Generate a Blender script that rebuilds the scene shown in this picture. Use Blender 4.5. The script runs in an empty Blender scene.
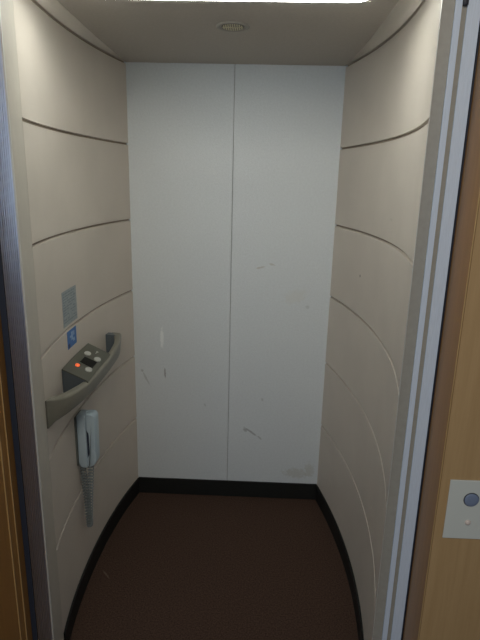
import bpy, bmesh, math, random
from mathutils import Vector, Matrix
random.seed(4)
C = bpy.context.scene.collection
scn = bpy.context.scene

# ------------------------------------------------------------------ materials
def mat(name, col, rough=.5, metal=0., spec=.5, noise=0., nscale=40., bump=0., bscale=200., stretch=None, emis=None, estr=0., coat=0.):
    m = bpy.data.materials.new(name); m.use_nodes = True
    nt = m.node_tree; N = nt.nodes; L = nt.links; b = N['Principled BSDF']
    b.inputs['Base Color'].default_value = (*col, 1); b.inputs['Roughness'].default_value = rough
    b.inputs['Metallic'].default_value = metal; b.inputs['Specular IOR Level'].default_value = spec
    b.inputs['Coat Weight'].default_value = coat
    tc = N.new('ShaderNodeTexCoord'); mp = N.new('ShaderNodeMapping'); L.new(tc.outputs['Object'], mp.inputs['Vector'])
    if stretch: mp.inputs['Scale'].default_value = stretch
    if noise:
        n = N.new('ShaderNodeTexNoise'); n.inputs['Scale'].default_value = nscale; n.inputs['Detail'].default_value = 6
        L.new(mp.outputs[0], n.inputs['Vector'])
        r = N.new('ShaderNodeMapRange'); r.inputs['From Min'].default_value = .3; r.inputs['From Max'].default_value = .7
        r.inputs['To Min'].default_value = 1 - noise; r.inputs['To Max'].default_value = 1 + noise
        L.new(n.outputs['Fac'], r.inputs['Value'])
        mx = N.new('ShaderNodeMix'); mx.data_type = 'RGBA'; mx.blend_type = 'MULTIPLY'; mx.inputs[0].default_value = 1
        mx.inputs[6].default_value = (*col, 1); L.new(r.outputs[0], mx.inputs[7]); L.new(mx.outputs[2], b.inputs['Base Color'])
        m['mixnode'] = mx.name
    if bump:
        n2 = N.new('ShaderNodeTexNoise'); n2.inputs['Scale'].default_value = bscale; n2.inputs['Detail'].default_value = 3
        L.new(mp.outputs[0], n2.inputs['Vector'])
        bp = N.new('ShaderNodeBump'); bp.inputs['Strength'].default_value = bump; bp.inputs['Distance'].default_value = .002
        L.new(n2.outputs['Fac'], bp.inputs['Height']); L.new(bp.outputs[0], b.inputs['Normal'])
    if emis:
        b.inputs['Emission Color'].default_value = (*emis, 1); b.inputs['Emission Strength'].default_value = estr
    return m

def add_marks(m, marks, axis='Y_AXIS'):
    """stains with a shape of their own: (centre, half sizes, angle, colour, strength) in the wall's own x/z or y/z plane"""
    nt = m.node_tree; N = nt.nodes; L = nt.links; b = N['Principled BSDF']
    src = b.inputs['Base Color'].links[0].from_socket
    tc = N.new('ShaderNodeTexCoord')
    nz = N.new('ShaderNodeTexNoise'); nz.inputs['Scale'].default_value = 60; nz.inputs['Detail'].default_value = 5
    L.new(tc.outputs['Object'], nz.inputs['Vector'])
    for (c, hs, ang, col, st) in marks:
        s1 = N.new('ShaderNodeVectorMath'); s1.operation = 'SUBTRACT'; s1.inputs[1].default_value = c
        L.new(tc.outputs['Object'], s1.inputs[0])
        ro = N.new('ShaderNodeVectorRotate'); ro.rotation_type = axis; ro.inputs['Angle'].default_value = ang
        L.new(s1.outputs[0], ro.inputs['Vector'])
        d = N.new('ShaderNodeVectorMath'); d.operation = 'DIVIDE'; d.inputs[1].default_value = hs; L.new(ro.outputs[0], d.inputs[0])
        ln = N.new('ShaderNodeVectorMath'); ln.operation = 'LENGTH'; L.new(d.outputs[0], ln.inputs[0])
        ad = N.new('ShaderNodeMath'); ad.operation = 'MULTIPLY_ADD'; ad.inputs[1].default_value = 1.6; ad.inputs[2].default_value = -.8
        L.new(nz.outputs['Fac'], ad.inputs[0])
        su = N.new('ShaderNodeMath'); su.operation = 'ADD'; L.new(ln.outputs['Value'], su.inputs[0]); L.new(ad.outputs[0], su.inputs[1])
        r = N.new('ShaderNodeMapRange'); r.inputs['From Min'].default_value = 1.0; r.inputs['From Max'].default_value = .5
        r.inputs['To Min'].default_value = 0; r.inputs['To Max'].default_value = st; L.new(su.outputs[0], r.inputs['Value'])
        mx = N.new('ShaderNodeMix'); mx.data_type = 'RGBA'; L.new(r.outputs[0], mx.inputs[0]); L.new(src, mx.inputs[6])
        mx.inputs[7].default_value = (*col, 1); src = mx.outputs[2]
    L.new(src, b.inputs['Base Color'])

def wood(name, col, dark, rough=.4):
    m = mat(name, col, rough)
    nt = m.node_tree; N = nt.nodes; L = nt.links; b = N['Principled BSDF']
    tc = N.new('ShaderNodeTexCoord'); mp = N.new('ShaderNodeMapping'); mp.inputs['Scale'].default_value = (14, 14, .7)
    L.new(tc.outputs['Object'], mp.inputs[0])
    n = N.new('ShaderNodeTexNoise'); n.inputs['Scale'].default_value = 6; n.inputs['Detail'].default_value = 9; n.inputs['Roughness'].default_value = .65
    L.new(mp.outputs[0], n.inputs['Vector'])
    cr = N.new('ShaderNodeValToRGB'); cr.color_ramp.elements[0].position = .3; cr.color_ramp.elements[1].position = .7
    cr.color_ramp.elements[0].color = (*dark, 1); cr.color_ramp.elements[1].color = (*col, 1)
    L.new(n.outputs['Fac'], cr.inputs[0]); L.new(cr.outputs[0], b.inputs['Base Color'])
    return m

M = {}
M['beige'] = mat('beige_laminate', (.605, .552, .487), .55, noise=.035, nscale=5, bump=.12, bscale=300)
M['groove_shade'] = mat('brown_groove_shade', (.27, .215, .16), .6)
M['white'] = mat('white_panel', (.64, .685, .71), .5, noise=.035, nscale=110, bump=.6, bscale=200)
M['ceil'] = mat('ceiling_board', (.45, .42, .38), .7, noise=.05, nscale=120, bump=.15, bscale=400)
M['carpet'] = mat('brown_carpet', (.070, .043, .032), .95, spec=.1, noise=.42, nscale=170, bump=.9, bscale=420)
M['skirt'] = mat('black_skirting', (.011, .012, .011), .55, spec=.35)
M['alu'] = mat('brushed_aluminium', (.62, .68, .80), .28, metal=1., noise=.07, nscale=60, stretch=(30, 30, .6), bump=.2, bscale=60)
M['satin'] = mat('pale_satin_aluminium', (.67, .78, .93), .55, metal=.1, noise=.06, nscale=60, stretch=(20, 20, .6))
M['edge'] = mat('pale_aluminium_edge', (.62, .62, .59), .4, metal=.3)
M['return'] = mat('grey_beige_return', (.33, .32, .28), .5, noise=.05, nscale=60)
M['gap'] = mat('shadow_gap_grey', (.22, .225, .22), .6)
M['dark'] = mat('dark_gasket', (.012, .016, .03), .5)
M['blueline'] = mat('dark_blue_seal', (.03, .04, .065), .45)
M['woodface'] = wood('pale_oak_veneer', (.50, .335, .165), (.43, .28, .13))
M['wooddark'] = wood('brown_stained_oak', (.33, .165, .042), (.26, .125, .03), .38)
M['bead'] = wood('pale_bead_wood', (.55, .38, .18), (.48, .31, .13), .4)
M['rail'] = mat('olive_grey_plastic', (.20, .195, .16), .42, noise=.04, nscale=90, bump=.06, bscale=700)
M['railtop'] = mat('dark_olive_plate', (.085, .088, .068), .45)
M['railside'] = mat('dark_slate_plastic', (.085, .105, .12), .45)
M['btn'] = mat('pale_grey_button', (.47, .48, .45), .35)
M['lit'] = mat('glowing_orange_red', (.8, .12, .03), .4, emis=(1, .16, .05), estr=.6)
M['disp'] = mat('dark_display', (.008, .009, .008), .6, spec=.15)
M['mark'] = mat('pale_print', (.6, .6, .56), .5)
M['phone'] = mat('blue_grey_plastic', (.46, .575, .65), .36)
M['slotshade'] = mat('dark_slot_shade', (.02, .03, .06), .5)
M['phoneback'] = mat('dull_grey_plastic', (.13, .145, .135), .5)
M['cord'] = mat('blue_grey_cord', (.21, .245, .255), .5)
M['blue'] = mat('blue_notice', (.05, .17, .46), .5)
M['paleblue'] = mat('pale_blue_print', (.3, .45, .66), .5)
M['bluemid'] = mat('deep_blue_print', (.02, .05, .17), .5)
M['lens'] = mat('lamp_lens', (.9, .92, .88), .4, emis=(.98, 1, .93), estr=17)
M['lamph'] = mat('lamp_housing', (.7, .7, .67), .5)
M['plate'] = mat('pale_grey_plate', (.64, .67, .62), .4)
M['cbtn'] = mat('blue_grey_push_button', (.20, .25, .36), .3)
M['ring'] = mat('dark_ring', (.05, .055, .06), .4)
M['dim'] = mat('clear_indicator', (.72, .62, .55), .3)
M['louvre'] = mat('yellowish_grille', (.62, .59, .42), .5)
M['rim'] = mat('grey_rim', (.30, .285, .25), .45)
M['rimdark'] = mat('dark_slot', (.07, .068, .055), .6)
M['landing'] = wood('dark_landing_floor', (.16, .10, .06), (.12, .07, .04), .5)
M['print'] = mat('notice_print', (.19, .225, .25), .5)
M['notice'] = mat('grey_blue_notice', (.285, .33, .35), .45, noise=.14, nscale=90)

# ------------------------------------------------------------------ mesh helpers
def link(name, bm, m, parent=None, smooth=False, kind=None, auto=None):
    bmesh.ops.recalc_face_normals(bm, faces=bm.faces)
    me = bpy.data.meshes.new(name); bm.to_mesh(me); bm.free()
    o = bpy.data.objects.new(name, me); C.objects.link(o); me.materials.append(m)
    if parent: o.parent = parent
    if kind: o['kind'] = kind
    if smooth or auto:
        for p in me.polygons: p.use_smooth = True
        if auto: me.set_sharp_from_angle(angle=math.radians(auto))
    return o
def tag(o, label, cat, group=None):
    o['label'] = label; o['category'] = cat
    if group: o['group'] = group
    return o
def empty(name, loc, label, cat, group=None):
    o = bpy.data.objects.new(name, None); C.objects.link(o); o.location = loc
    o.empty_display_size = .05
    return tag(o, label, cat, group)
def box(bm, x0, x1, y0, y1, z0, z1, bev=0., seg=2):
    t = bmesh.new(); bmesh.ops.create_cube(t, size=1)
    for v in t.verts: v.co = Vector(((x0+x1)/2+v.co.x*(x1-x0), (y0+y1)/2+v.co.y*(y1-y0), (z0+z1)/2+v.co.z*(z1-z0)))
    if bev: bmesh.ops.bevel(t, geom=t.edges[:], offset=bev, segments=seg, affect='EDGES', profile=.5)
    me = bpy.data.meshes.new('t'); t.to_mesh(me); t.free(); bm.from_mesh(me); bpy.data.meshes.remove(me)
def obox(name, m, a, parent=None, bev=0., kind=None, seg=2):
    bm = bmesh.new(); box(bm, *a, bev, seg); return link(name, bm, m, parent, kind=kind, auto=15 if bev else None)
def prism(bm, poly, z0, z1):
    lo = [bm.verts.new((p[0], p[1], z0)) for p in poly]; hi = [bm.verts.new((p[0], p[1], z1)) for p in poly]
    n = len(poly)
    for i in range(n): bm.faces.new((lo[i], lo[(i+1) % n], hi[(i+1) % n], hi[i]))
    bm.faces.new(lo[::-1]); bm.faces.new(hi)
def loft(bm, rings, closed_ring=True, caps=True):
    V = [[bm.verts.new(p) for p in r] for r in rings]; n = len(V[0])
    for a, b in zip(V, V[1:]):
        for j in range(n if closed_ring else n-1):
            bm.faces.new((a[j], a[(j+1) % n], b[(j+1) % n], b[j]))
    if caps: bm.faces.new(V[0][::-1]); bm.faces.new(V[-1])
def tube(bm, pts, r, n=8):
    rings = []; up = Vector((0, 0, 1)); prev = None
    for i, p in enumerate(pts):
        d = (Vector(pts[min(i+1, len(pts)-1)])-Vector(pts[max(i-1, 0)])).normalized()
        a = (prev - d*prev.dot(d)) if prev else d.cross(Vector((.31, .9, .22)))
        a.normalize(); prev = a; b = d.cross(a)
        rings.append([Vector(p)+(a*math.cos(t)+b*math.sin(t))*r for t in [2*math.pi*k/n for k in range(n)]])
    loft(bm, rings)
def disc(bm, c, ax, rx, ry, h, n=28, dome=0., ud=None):
    """short elliptic button: centre c on the surface, axis ax, half sizes rx (along ud), ry, height h"""
    ax = Vector(ax).normalized(); u = Vector(ud).normalized() if ud else ax.orthogonal().normalized()
    u = (u-ax*u.dot(ax)).normalized(); v = ax.cross(u); c = Vector(c)
    rings = []
    for (s, hh) in ((1, 0), (1, h*.6), (.9, h), (.5, h+dome), (.05, h+dome*1.2)):
        rings.append([c+ax*hh+u*(rx*s*math.cos(t))+v*(ry*s*math.sin(t)) for t in [2*math.pi*k/n for k in range(n)]])
    loft(bm, rings)

# ------------------------------------------------------------------ plan of the car
CR = (.2393, -.1571, -.0296, .0048); CL = (.2582, -.3192, .1954, -.094)
def plan(y, side):
    c = CR if side > 0 else CL; s = -y
    return side*(.475 + c[0]*s + c[1]*s**2 + c[2]*s**3 + c[3]*s**4)
YEND = {1: -1.188, -1: -1.0}
Z0, DZ = 2.1136, .3359
GR = [Z0-k*DZ for k in range(6)]
BASE_H = .088; TOP = 2.26
def nrm(y, side):           # horizontal direction from the wall into the car
    d = Vector((plan(y-.004, side)-plan(y+.004, side), -.008, 0)).normalized()
    n = Vector((d.y, -d.x, 0)) * (1 if side > 0 else -1)
    if n.x*side > 0: n = -n
    return n
def zprofile():
    pr = [(0, 0)]
    h, d = .0052, .009
    for z in sorted(GR):
        pr += [(z-h, 0), (z-h+.0022, d), (z+h-.001, d), (z+h, 0)]
    return pr + [(TOP, 0)]
def side_wall(name, side):
    bm = bmesh.new(); ns = 44; rings = []
    pr = zprofile()
    for i in range(ns+1):
        y = YEND[side]*i/ns; n = nrm(y, side); x = plan(y, side)
        p = [Vector((x, y, z))-n*d for z, d in pr]
        q = [Vector((x, y, TOP))-n*.035, Vector((x, y, 0))-n*.035]
        rings.append(p+q)
    loft(bm, rings)
    o = link(name, bm, M['beige'], kind='structure', auto=25)
    o.data.materials.append(M['groove_shade'])
    for p in o.data.polygons:                       # groove bottoms painted darker brown, shade put into the colour
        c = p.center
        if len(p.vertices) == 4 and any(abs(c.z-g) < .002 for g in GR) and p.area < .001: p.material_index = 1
    return o
wl = side_wall('wall_left', -1); wr = side_wall('wall_right', 1)

# back wall: two white panels with an open joint
bm = bmesh.new()
box(bm, -.478, -.0018, 0, .03, 0, TOP, .0008, 1); box(bm, .0002, .478, 0, .03, 0, TOP, .0008, 1)
box(bm, -.5, .5, .031, .05, 0, TOP)
wb = link('wall_back', bm, M['white'], kind='structure')
obox('seam', M['gap'], (-.0021, .0011, .012, .029, .02, TOP-.01), wb)

G = (.27, .29, .29); D = (.40, .40, .36)
add_marks(M['white'], [
    ((-.440, 0, .695), (.009, .02, .011), 0, G, .55),
    ((-.420, 0, .655), (.006, .02, .05), .45, G, .42),
    ((-.324, 0, .69), (.0045, .02, .032), .05, (.16, .16, .16), .75),
    ((-.336, 0, .87), (.010, .02, .062), 0, (.86, .89, .9), .75),
    ((.087, 0, .39), (.012, .02, .015), .8, G, .6),
    ((.118, 0, .378), (.007, .02, .045), .95, (.2, .21, .22), .6),
    ((.165, 0, .345), (.006, .02, .016), .9, G, .5),
    ((.14, 0, 1.235), (.028, .02, .006), .25, (.42, .38, .33), .5),
    ((.19, 0, 1.252), (.018, .02, .006), -.3, (.42, .38, .33), .5),
    ((.17, 0, .56), (.007, .02, .012), .4, G, .4),
    ((.36, 0, .15), (.075, .02, .035), 0, (.42, .41, .34), .38),
    ((.43, 0, .17), (.03, .02, .05), 0, (.42, .41, .34), .35),
    ((.31, 0, 1.10), (.07, .02, .04), .3, (.60, .60, .55), .3),
    ((.37, 0, 1.05), (.012, .02, .01), 0, G, .3),
    ((-.12, 0, .52), (.006, .02, .012), .5, G, .3),
])
add_marks(M['beige'], [
    ((plan(-.354, 1), -.354, 1.270), (.02, .0055, .0055), 0, (.06, .05, .04), 1.),
    ((plan(-.70, 1), -.70, 1.52), (.02, .03, .006), 0, (.40, .36, .3), .3),
])

# floor, carpet
add_marks(M['carpet'], [((-.478, -.612, 0), (.034, .0045, .02), .85, (.16, .12, .095), .7)], 'Z_AXIS')
bm = bmesh.new()
ys = [-1.2*i/30 for i in range(31)]
R_ = [(plan(max(y, YEND[1]), 1)-.001, y) for y in ys]; L_ = [(plan(max(y, YEND[-1]), -1)+.001, y) for y in ys]
FR = [p for p in R_ if p[1] > -1.185]; FL = [p for p in L_ if p[1] > -1.185]
FL = [(x if y > -1.0 else -.53, y) for x, y in FL]
prism(bm, FR+FL[::-1], -.03, 0)
fl = link('floor', bm, M['carpet'], kind='structure')
obox('trim_1', M['alu'], (-.60, .64, -1.215, -1.183, -.05, -.0005), kind='structure')       # sill
# skirting
def skirting(name, side):
    bm = bmesh.new(); rings = []; n0 = 40
    for i in range(n0+1):
        y = -.004+(YEND[side]+.005)*i/n0; n = nrm(y, side); p = Vector((plan(y, side), y, 0)) + n*.0005
        t = .006
        rings.append([p, p+n*t, p+n*t+Vector((0, 0, BASE_H-.003)), p+n*(t-.003)+Vector((0, 0, BASE_H)), p+Vector((0, 0, BASE_H))])
    loft(bm, rings); return link(name, bm, M['skirt'], kind='structure', auto=30)
skirting('baseboard_left', -1); skirting('baseboard_right', 1)
obox('baseboard_back', M['skirt'], (-.473, .473, -.0075, -.0005, 0, BASE_H+.004), bev=.002, kind='structure')

# ceiling: dropped board, upper deck
def arc(cx, cy, r, a0, a1, n=8):
    return [(cx+r*math.cos(math.radians(a0+(a1-a0)*k/n)), cy+r*math.sin(math.radians(a0+(a1-a0)*k/n))) for k in range(n+1)]
nx0, nx1, ny, nr = -.425, .412, -.830, .06
cpoly = [(.474, -.001), (.488, -.45), (.482, -.94), (nx1+.001, -.94)] + arc(nx1-nr, ny-nr, nr, 0, 90) + arc(nx0+nr, ny-nr, nr, 90, 180) + [(nx0-.001, -.94), (-.468, -.94), (-.477, -.45), (-.474, -.001)]
bm = bmesh.new(); prism(bm, cpoly, 2.115, 2.127)
link('ceiling', bm, M['ceil'], kind='structure', auto=30)
obox('ceiling_deck', M['ceil'], (-.60, .63, -1.20, .05, TOP, TOP+.03), kind='structure')
obox('wall_front', M['return'], (-.57, .60, -1.20, -1.13, 2.155, TOP), kind='structure')

# lamp across the front of the ceiling
lamp = empty('ceiling_lamp', (0, -.875, 2.26), 'long white lit lamp with rounded end across the front edge of the ceiling', 'lamp')
def pil(x0, x1, y0, y1, r, n=8):
    pts = []
    for (cx, cy, a0) in ((x1-r, y1-r, 0), (x0+r, y1-r, 90), (x0+r, y0+r, 180), (x1-r, y0+r, 270)):
        for k in range(n+1):
            a = math.radians(a0+90*k/n); pts.append((cx+r*math.cos(a), cy+r*math.sin(a)))
    return pts
def chgt(o, parent):    # keep world placement while parenting to a moved empty
    o.parent = parent; o.matrix_parent_inverse = Matrix.Translation(-parent.location)
    return o
bm = bmesh.new()
rings = []
for (ins, z) in ((.0, 2.150), (.0, 2.118), (.006, 2.112), (.018, 2.108), (.034, 2.106)):
    rings.append([(p[0], p[1], z) for p in pil(nx0+.002+ins, nx1-.002-ins, -.940+ins, ny-.003-ins, nr-ins*.5)])
loft(bm, rings); chgt(link('lens', bm, M['lens'], auto=40), lamp)
bm = bmesh.new(); prism(bm, pil(-.43, .417, -.943, -.815, .06), 2.1505, 2.2595); chgt(link('housing', bm, M['lamph'], auto=40), lamp)

# round fitting in the ceiling
dl = empty('ceiling_downlight', (.018, -.575, 2.115), 'small round recessed fitting with a yellowish slotted centre in the grey ceiling', 'ceiling light')
def ringmesh(bm, c, prof, n=40):
    rings = [[(c[0]+r*math.cos(2*math.pi*k/n), c[1]+r*math.sin(2*math.pi*k/n), z) for k in range(n)] for r, z in prof]
    loft(bm, rings, caps=False)
c = (.018, -.575)
bm = bmesh.new(); ringmesh(bm, c, [(.055, 2.1149), (.054, 2.1125), (.050, 2.1112), (.043, 2.1122), (.040, 2.1149), (.055, 2.1149)]); chgt(link('rim', bm, M['rim'], auto=50), dl)
bm = bmesh.new(); disc(bm, (c[0], c[1], 2.1148), (0, 0, -1), .0375, .0375, .0015); chgt(link('recess', bm, M['rimdark']), dl)
bm = bmesh.new()
for k in range(-4, 5):
    x = c[0]+k*.0072; hl = math.sqrt(max(.034**2-(k*.0072)**2, 0))
    box(bm, x-.0022, x+.0022, c[1]-hl, c[1]+hl, 2.111, 2.1142, .0006, 1)
box(bm, c[0]-.0335, c[0]+.0335, c[1]-.002, c[1]+.002, 2.1108, 2.114)
chgt(link('grille', bm, M['louvre']), dl)

# ------------------------------------------------------------------ returns and door jambs
YJ = -1.20
M['pilaster'] = mat('beige_return', (.50, .465, .405), .55, noise=.03, nscale=30)
bm = bmesh.new(); prism(bm, [(plan(-1.0, -1), -1.001), (-.4595, YJ+.002), (-.505, YJ+.002), (-.556, -1.001)], -.0009, 2.155)
link('trim_2', bm, M['pilaster'], kind='structure')
bm = bmesh.new(); prism(bm, [(plan(YEND[1], 1)+.0005, YEND[1]-.001), (.5225, YJ+.002), (.565, YJ+.002), (.565, YEND[1]-.001)], -.0009, 2.155)
link('trim_3', bm, M['return'], kind='structure')
# thin pale edges
obox('trim_4', M['edge'], (-.4610, -.4580, YJ-.004, YJ+.0015, 0, 2.155), kind='structure')
xe = plan(YEND[1], 1)
obox('trim_5', M['edge'], (xe-.0004, xe+.0008, YEND[1]-.0045, YEND[1]-.0005, 0, 2.155), kind='structure')
# left jamb: ribbed face
bm = bmesh.new()
x = -.4612; pts = []
n = 9; x1 = -.5065; w = (x - x1)/n
for k in range(n):
    xa = x-k*w
    pts += [(xa, YJ), (xa-w*.12, YJ-.0028), (xa-w*.80, YJ-.0028), (xa-w*.92, YJ)]
pts += [(x1, YJ), (x1, YJ+.0015), (x, YJ+.0015)]
prism(bm, pts, 0, 2.155); link('trim_6', bm, M['alu'], kind='structure')
obox('trim_7', M['blueline'], (-.5235, -.5075, YJ-.002, YJ+.0015, 0, 2.155), kind='structure')
# right jamb: two aluminium faces with a recessed gap
obox('trim_8', M['satin'], (.5226, .5366, YJ-.0045, YJ+.0015, 0, 2.155), bev=.0008, kind='structure')
trim_gap = obox('trim_9', M['return'], (.5367, .5478, YJ-.001, YJ+.0015, 0, 2.155), kind='structure')
obox('trim_10', M['satin'], (.5479, .5770, YJ-.0045, YJ+.0015, 0, 2.155), bev=.0008, kind='structure')
obox('trim_11', M['dark'], (.578, .5805, YJ-.008, YJ+.0015, 0, 2.155), kind='structure')
bm = bmesh.new(); box(bm, .5375, .5470, YJ-.012, YJ-.0012, 2.002, 2.020, .0015, 2)
link('rubber_stop', bm, M['dark'], trim_gap, auto=40)
# back-fill behind jambs
obox('trim_12', M['gap'], (.566, .60, YJ+.002, YJ+.09, 0, TOP), kind='structure')
obox('trim_13', M['gap'], (-.62, -.557, YJ+.002, YJ+.19, 0, TOP), kind='structure')
# wooden linings
YF = -1.315
obox('trim_14', M['wooddark'], (.581, .584, YF+.002, YJ+.0015, 0, 2.155), kind='structure')
bm = bmesh.new()
YL = -1.43
box(bm, -.541, -.524, YL+.002, YJ+.0015, 0, 2.155)
ll = link('trim_15', bm, M['wooddark'], kind='structure')
for (ya, yb) in ((-1.238, -1.2345), (-1.272, -1.268)):
    obox('bead', M['bead'], (-.5245, -.5215, ya, yb, 0, 2.155), ll, bev=.0008)
# landing wall, faced in pale wood, with the door opening
bm = bmesh.new(); box(bm, .5845, 1.9, YF, YF+.12, 0, 2.7)
wfr = link('wall_landing_right', bm, M['woodface'], kind='structure')
obox('edge_strip', M['bead'], (.5812, .5828, YF-.0005, YF+.0018, 0, 2.155), wfr)
obox('wall_landing_left', M['woodface'], (-1.9, -.5415, YL, YF+.12, 0, 2.7), kind='structure')
obox('wall_landing_top', M['woodface'], (-.541, .597, YF, YF+.12, 2.156, 2.7), kind='structure')
obox('floor_landing', M['landing'], (-1.9, 1.9, -5.0, -1.2155, -.05, -.002), kind='structure')

# ------------------------------------------------------------------ call plate on the wood
PX, PZ = .662, .863
cp = empty('call_plate', (PX, YF, PZ), 'pale grey push-button plate on the light wood wall right of the doorway', 'switch plate')
chgt(obox('plate', M['plate'], (PX-.056, PX+.056, YF-.004, YF, PZ-.082, PZ+.082), bev=.0015), cp)
bm = bmesh.new(); disc(bm, (PX, YF-.004, PZ+.030), (0, -1, 0), .0190, .0190, .0012, 36); chgt(link('ring', bm, M['ring']), cp)
bm = bmesh.new(); disc(bm, (PX, YF-.0052, PZ+.030), (0, -1, 0), .0172, .0172, .003, 36, .0006); b_ = chgt(link('button', bm, M['cbtn'], auto=40), cp)
b_['label'] = 'round blue-grey push button'
bm = bmesh.new(); disc(bm, (PX, YF-.004, PZ-.034), (0, -1, 0), .0070, .0070, .003, 24, .002); chgt(link('indicator', bm, M['dim'], auto=40), cp)

# ------------------------------------------------------------------ handrail with control panel
def W(y, off, z):           # point a given distance off the left wall
    n = nrm(y, -1); return Vector((plan(y, -1), y, z)) + n*off
hr = empty('control_handrail', (plan(-.65, -1), -.65, .925), 'olive-grey bowed handrail with built-in button panel on the left beige wall', 'handrail')
def lerp_tab(t, tab):
    for (a, b) in zip(tab, tab[1:]):
        if a[0] <= t <= b[0]:
            f = (t-a[0])/(b[0]-a[0]); f = f*f*(3-2*f) if False else f
            return [a[i]+(b[i]-a[i])*f for i in range(1, len(a))]
# y, outer offset, thickness, z top, z bottom
tab = [(-1.0, .005, .0045, .968, .874), (-.985, .022, .021, .967, .878), (-.965, .040, .037, .964, .883), (-.93, .063, .038, .957, .888), (-.88, .080, .032, .956, .891),
       (-.82, .095, .028, .952, .891), (-.74, .105, .026, .950, .891), (-.64, .109, .026, .950, .891), (-.54, .108, .026, .953, .891),
       (-.46, .103, .026, .958, .891), (-.39, .095, .026, .962, .890), (-.34, .086, .027, .966, .889), (-.30, .074, .033, .970, .888), (-.265, .060, .048, .972, .888)]
def smooth_tab(n=52):
    out = []
    for i in range(n+1):
        t = -1.0+.735*i/n
        s = []
        for dt in (-.02, -.01, 0, .01, .02):
            s.append(lerp_tab(min(max(t+dt, -1.0), -.265), tab))
        if i in (0, n): s = [lerp_tab(t if i == 0 else -.265, tab)]
        out.append((t, *[sum(q[k] for q in s)/len(s) for k in range(4)]))
    return out
bm = bmesh.new(); rings = []
for (y, o, th, zt, zb) in smooth_tab():
    i0 = max(o-th, .0006); r = min(.012, (o-i0)*.45)
    sec = []
    for (cx, cz, a0, rr) in ((o-r, zt-r, 0, r), (i0+r*.6, zt-r*.6, 90, r*.6), (i0+r*.6, zb+r*.6, 180, r*.6), (o-r*1.0, zb+r*1.0, 270, r)):
        for k in range(5):
            a = math.radians(a0+22.5*k); sec.append((cx+rr*math.cos(a), cz+rr*math.sin(a)))
    lean = .010*min(1, (y+1.0)/.03)                 # outer face leans in towards the bottom
    rings.append([W(y, u-(lean*(zt-v)/(zt-zb) if u > (i0+o)/2 else 0), v) for u, v in sec])
loft(bm, rings); chgt(link('rail', bm, M['rail'], auto=35), hr)
# mounting block at the far end
bm = bmesh.new()
loft(bm, [[W(y, .0006, .888), W(y, .050, .893), W(y, .050, .970), W(y, .0006, .971)] for y in (-.300, -.280, -.266)])
chgt(link('end_bracket', bm, M['railside'], auto=30), hr)
# control housing between wall and rail
YA, YB = -.790, -.500
def face(u, v):              # u along the panel (0 near .. 1 far), v across (0 wall .. 1 rail)
    y = YA+(YB-YA)*u - .012*v
    return W(y, .001+(.082+.004*u)*v, .990-.034*v)
bm = bmesh.new(); nu = 14
rings = []
for i in range(nu+1):
    u = i/nu; a = face(u, 0); b = face(u, 1)
    rings.append([Vector((a.x, a.y, .868)), a, b, Vector((b.x, b.y, .895))])
loft(bm, rings); cb = chgt(link('control_box', bm, M['railside'], auto=30), hr)
bm = bmesh.new(); rings = []
up = (face(.5, 1)-face(.5, 0)).cross(face(1, .5)-face(0, .5)).normalized(); up = up if up.z > 0 else -up
for i in range(nu+1):
    u = -.012+1.024*i/nu
    a = face(u, 0); b = face(u, 1.0); b2 = b+(b-a).normalized()*.012
    rings.append([a+up*.0005, a+up*.004, b+up*.004, b2+up*.001, b2-up*.006, b+up*.0005])
loft(bm, rings); cf = chgt(link('control_face', bm, M['railtop'], auto=30), hr)
ud = (face(1, .5)-face(0, .5)).normalized(); vd = (face(.5, 1)-face(.5, 0)).normalized()
def cbtn(name, m, u, v, ru, rv, h=.004):
    bm = bmesh.new(); p = face(u, v)+up*.0041; disc(bm, p, up, ru, rv, h, 24, .0008, ud)
    o = link(name, bm, m, auto=40); o.parent = cf; return o
CAM = Vector((.1185, -2.4615, 1.6373)); FPX = 523.557
th, ro_, yw = .2629, .0239, -.0289
Fv = Vector((math.sin(yw)*math.cos(th), math.cos(yw)*math.cos(th), -math.sin(th)))
Rv = Vector((math.cos(yw), -math.sin(yw), 0)); Uv = Rv.cross(Fv)
Rv, Uv = Rv*math.cos(ro_)+Uv*math.sin(ro_), Uv*math.cos(ro_)-Rv*math.sin(ro_)
p_ = [cbtn('button', M['btn'], .70, .35, .017, .0125), cbtn('button', M['btn'], .665, .84, .018, .013),
      cbtn('button', M['btn'], .275, .85, .017, .0125), cbtn('button', M['lit'], .26, .38, .010, .008)]
p_[3]['label'] = 'lit orange-red button'
# dark display
bm = bmesh.new()
q = [face(.38, .36), face(.38, .92), face(.58, .92), face(.58, .36)]
loft(bm, [[p+up*.0041 for p in q], [p+up*.0058 for p in q]]); o = link('display', bm, M['disp']); o.parent = cf
# small pale key symbol near the far edge
bm = bmesh.new()
disc(bm, face(.88, .60)+up*.0041, up, .0045, .0045, .0012, 16)
a = face(.81, .60)+up*.0048; b = face(.86, .60)+up*.0048; tube(bm, [a, b], .0012, 6)
o = link('key_symbol', bm, M['mark']); o.parent = cf

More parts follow.
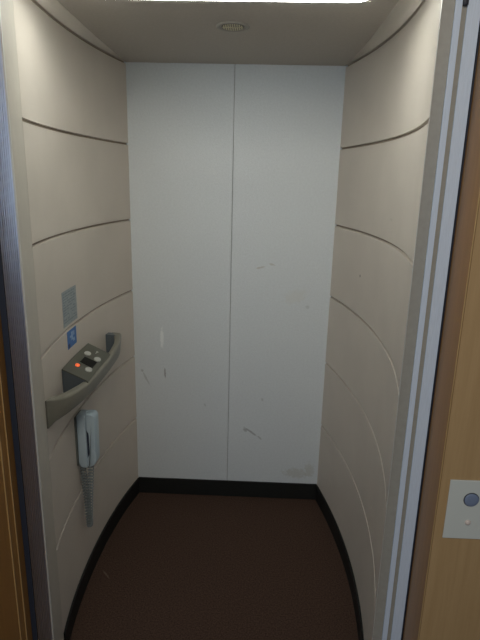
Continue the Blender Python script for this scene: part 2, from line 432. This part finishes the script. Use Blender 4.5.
# ------------------------------------------------------------------ notices on the left wall
def sticker(name, y0, y1, z0, z1, m, off=.0004, t=.0008, parent=None):
    bm = bmesh.new(); rings = []
    for i in range(7):
        y = y0+(y1-y0)*i/6
        rings.append([W(y, off, z0), W(y, off, z1), W(y, off+t, z1), W(y, off+t, z0)])
    loft(bm, rings); o = link(name, bm, m)
    if parent: chgt(o, parent)
    return o
ns = empty('instruction_notice', W(-.665, 0, 1.195), 'grey-blue printed notice stuck high on the left wall above the groove', 'notice')
sticker('sheet', -.738, -.590, 1.122, 1.248, M['notice'], parent=ns)
zz = 1.240
random.seed(7)
while zz > 1.130:            # lines too small to be legible in the photograph
    y = -.730
    while y < -.606:
        w_ = random.uniform(.012, .034); e = min(y+w_, -.598)
        if random.random() < .8: sticker('printed_line', y, e, zz-.0035, zz, M['print'], .0013, .0003, ns)
        y = e+.006
    zz -= .0095 if random.random() < .8 else .015
for o in list(ns.children):
    pass
# join the printed lines in one part
lines = [o for o in ns.children if o.name.startswith('printed_line')]
bm = bmesh.new()
for o in lines: bm.from_mesh(o.data)
for o in lines: bpy.data.objects.remove(o)
chgt(link('printed_text', bm, M['print']), ns)
bn = empty('blue_sticker', W(-.66, 0, 1.068), 'small blue sticker with pale pictogram on left wall, below the groove', 'sticker')
sticker('sheet', -.708, -.612, 1.034, 1.099, M['blue'], parent=bn)
bm = bmesh.new()
def patch(bm, y0, y1, z0, z1):
    loft(bm, [[W(y, .0013, z0), W(y, .0013, z1), W(y, .0017, z1), W(y, .0017, z0)] for y in (y0, (y0+y1)/2, y1)])
patch(bm, -.668, -.650, 1.058, 1.090); patch(bm, -.650, -.632, 1.050, 1.062); patch(bm, -.682, -.668, 1.070, 1.078); patch(bm, -.646, -.634, 1.072, 1.088)
chgt(link('pictogram', bm, M['paleblue']), bn)
bm = bmesh.new(); patch(bm, -.704, -.684, 1.036, 1.052)
chgt(link('corner_mark', bm, M['bluemid']), bn)

# ------------------------------------------------------------------ telephone
ph = empty('wall_telephone', W(-.66, 0, .67), 'blue-grey wall telephone handset on its cradle with hanging coiled cord', 'telephone')
yc = -.658; hw = .030
def dprof(o0, o1, z0, z1, r, n=6):
    pts = []
    for (cx, cz, a0) in ((o1-r, z1-r, 0), (o0+r, z1-r, 90), (o0+r, z0+r, 180), (o1-r, z0+r, 270)):
        for k in range(n+1):
            a = math.radians(a0+90*k/n); pts.append((cx+r*math.cos(a), cz+r*math.sin(a)))
    return pts
def side_extrude(bm, prof, y0, y1, bev):
    ring = []
    cx = sum(p[0] for p in prof)/len(prof); cz = sum(p[1] for p in prof)/len(prof)
    def ins(f):
        return [((p[0]-cx)*(1-f/.022)+cx, (p[1]-cz)*(1-f/.10)+cz) for p in prof]
    seq = [(y0, bev), (y0+bev*.3, bev*.3), (y0+bev, 0), (y1-bev, 0), (y1-bev*.3, bev*.3), (y1, bev)]
    for (y, f) in seq: ring.append([W(yc, u, v)+Vector((0, y-yc, 0)) for u, v in ins(f)])
    loft(bm, ring)
bm = bmesh.new(); side_extrude(bm, dprof(.0006, .006, .562, .764, .0025), yc-hw-.004, yc+hw+.004, .001)
chgt(link('back_plate', bm, M['phoneback'], auto=40), ph)
cprof = []
for (cx, cz, a0, rr) in ((.0405-.008, .770-.008, 0, .008), (.006+.008, .770-.008, 90, .008), (.006+.020, .550+.024, 180, .020), (.0405-.006, .550+.006, 270, .006)):
    for k in range(7): a = math.radians(a0+15*k); cprof.append((cx+rr*math.cos(a), cz+(rr if a0 != 180 else .024)*math.sin(a)))
bm = bmesh.new(); side_extrude(bm, cprof, yc-hw, yc+hw, .006)
chgt(link('cradle', bm, M['phone'], auto=40), ph)
# handset: C-shaped profile, ends touch the cradle, a slot between
bm = bmesh.new()
outer = []; r = .017
hz0, hz1 = .553, .772
prof = []
for (cx, cz, a0) in ((.075-r, hz1-r, 0), (.0388+.006, hz1-.006, 90)):
    rr = r if a0 == 0 else .006
    for k in range(7): a = math.radians(a0+15*k); prof.append((cx+rr*math.cos(a), cz+rr*math.sin(a)))
prof += [(.0388, .716), (.0415, .708), (.0485, .698), (.0500, .685), (.0500, .620), (.0485, .605), (.0415, .592), (.0388, .584)]
for (cx, cz, a0, rr) in ((.0388+.010, hz0+.010, 180, .010), (.073-.030, hz0+.030, 270, .030)):
    for k in range(7): a = math.radians(a0+15*k); prof.append((cx+rr*math.cos(a), cz+rr*math.sin(a)))
side_extrude(bm, prof, yc-hw+.003, yc+hw-.003, .005)
chgt(link('handset', bm, M['phone'], auto=40), ph)
bm = bmesh.new(); loft(bm, [[W(y, .0384, .588), W(y, .0384, .713), W(y, .0505, .700), W(y, .0505, .602)] for y in (yc-hw+.0085, yc+hw-.008)])  # dark filler standing in for the shade inside the hollow slot
chgt(link('hand_slot', bm, M['slotshade']), ph)
# coiled cord, a hanging loop
def coil(path, rad, turns, seg=10):
    pts = []; n = turns*seg
    def at(t):
        f = t*(len(path)-1); i = min(int(f), len(path)-2); return Vector(path[i]).lerp(Vector(path[i+1]), f-i)
    for i in range(n+1):
        t = i/n; p = at(t); d = (at(min(t+.01, 1))-at(max(t-.01, 0))).normalized()
        a = d.cross(Vector((.2, 1, .1))).normalized(); b = d.cross(a); an = 2*math.pi*turns*t
        pts.append(p+(a*math.cos(an)+b*math.sin(an))*rad)
    return pts
path = []
for i in range(25):
    t = i/24; a = math.pi*t
    if t < .44: z = .552-(.552-.292)*(t/.44)
    elif t > .56: z = .292+(.553-.292)*((t-.56)/.44)
    else: z = .292-.012*math.sin(math.pi*(t-.44)/.12)
    o_ = .011+.034*t-.002*math.sin(math.pi*t)
    path.append(W(yc+.006*math.sin(2*a)-.004, o_, z))
bm = bmesh.new(); tube(bm, coil(path, .0105, 46, 10), .0026, 5)
chgt(link('coiled_cord', bm, M['cord'], smooth=True), ph)
bm = bmesh.new()
tube(bm, [W(yc, .020, .562), W(yc, .018, .556), path[0]], .0032, 8)
chgt(link('cord_plug', bm, M['cord'], smooth=True), ph)
bm = bmesh.new(); tube(bm, [W(yc, .050, .558), W(yc, .046, .556), path[-1]], .0032, 8)
chgt(link('cord_plug', bm, M['cord'], smooth=True), ph)

# ------------------------------------------------------------------ world ambient and added landing fills
w = bpy.data.worlds.new('World'); scn.world = w; w.use_nodes = True
nt = w.node_tree; bg = nt.nodes['Background']
bg.inputs['Color'].default_value = (.62, .76, 1, 1); bg.inputs['Strength'].default_value = .10
def area(name, loc, to, sx, sy, power, col):
    l = bpy.data.lights.new(name, 'AREA'); l.shape = 'RECTANGLE'; l.size = sx; l.size_y = sy; l.energy = power; l.color = col
    o = bpy.data.objects.new(name, l); C.objects.link(o); o.location = loc
    o.rotation_euler = (Vector(to)-Vector(loc)).to_track_quat('-Z', 'Y').to_euler(); return o
area('landing_blue_fill', (-1.0, -4.6, 1.7), (0, -1, 1.5), 1.6, 1.3, 15, (.72, .85, 1))  # added bluish light for the jamb reflections, no window is seen
area('landing_warm_fill', (.05, -3.1, 2.5), (.1, -1.2, 1.0), .5, .5, 15, (1, .9, .76))  # added warm fill for the wood and linings, no ceiling lamp is seen

# ------------------------------------------------------------------ camera
cd = bpy.data.cameras.new('Camera'); cam = bpy.data.objects.new('Camera', cd); C.objects.link(cam)
cam.matrix_world = Matrix(((Rv.x, Uv.x, -Fv.x, CAM.x), (Rv.y, Uv.y, -Fv.y, CAM.y), (Rv.z, Uv.z, -Fv.z, CAM.z), (0, 0, 0, 1)))
cd.sensor_fit = 'VERTICAL'; cd.sensor_height = 24; cd.lens = FPX/640*24; cd.clip_start = .02
scn.camera = cam
vs = scn.view_settings; vs.view_transform = 'Standard'; vs.look = 'None'; vs.gamma = 1; vs.exposure = 0; vs.use_curve_mapping = False
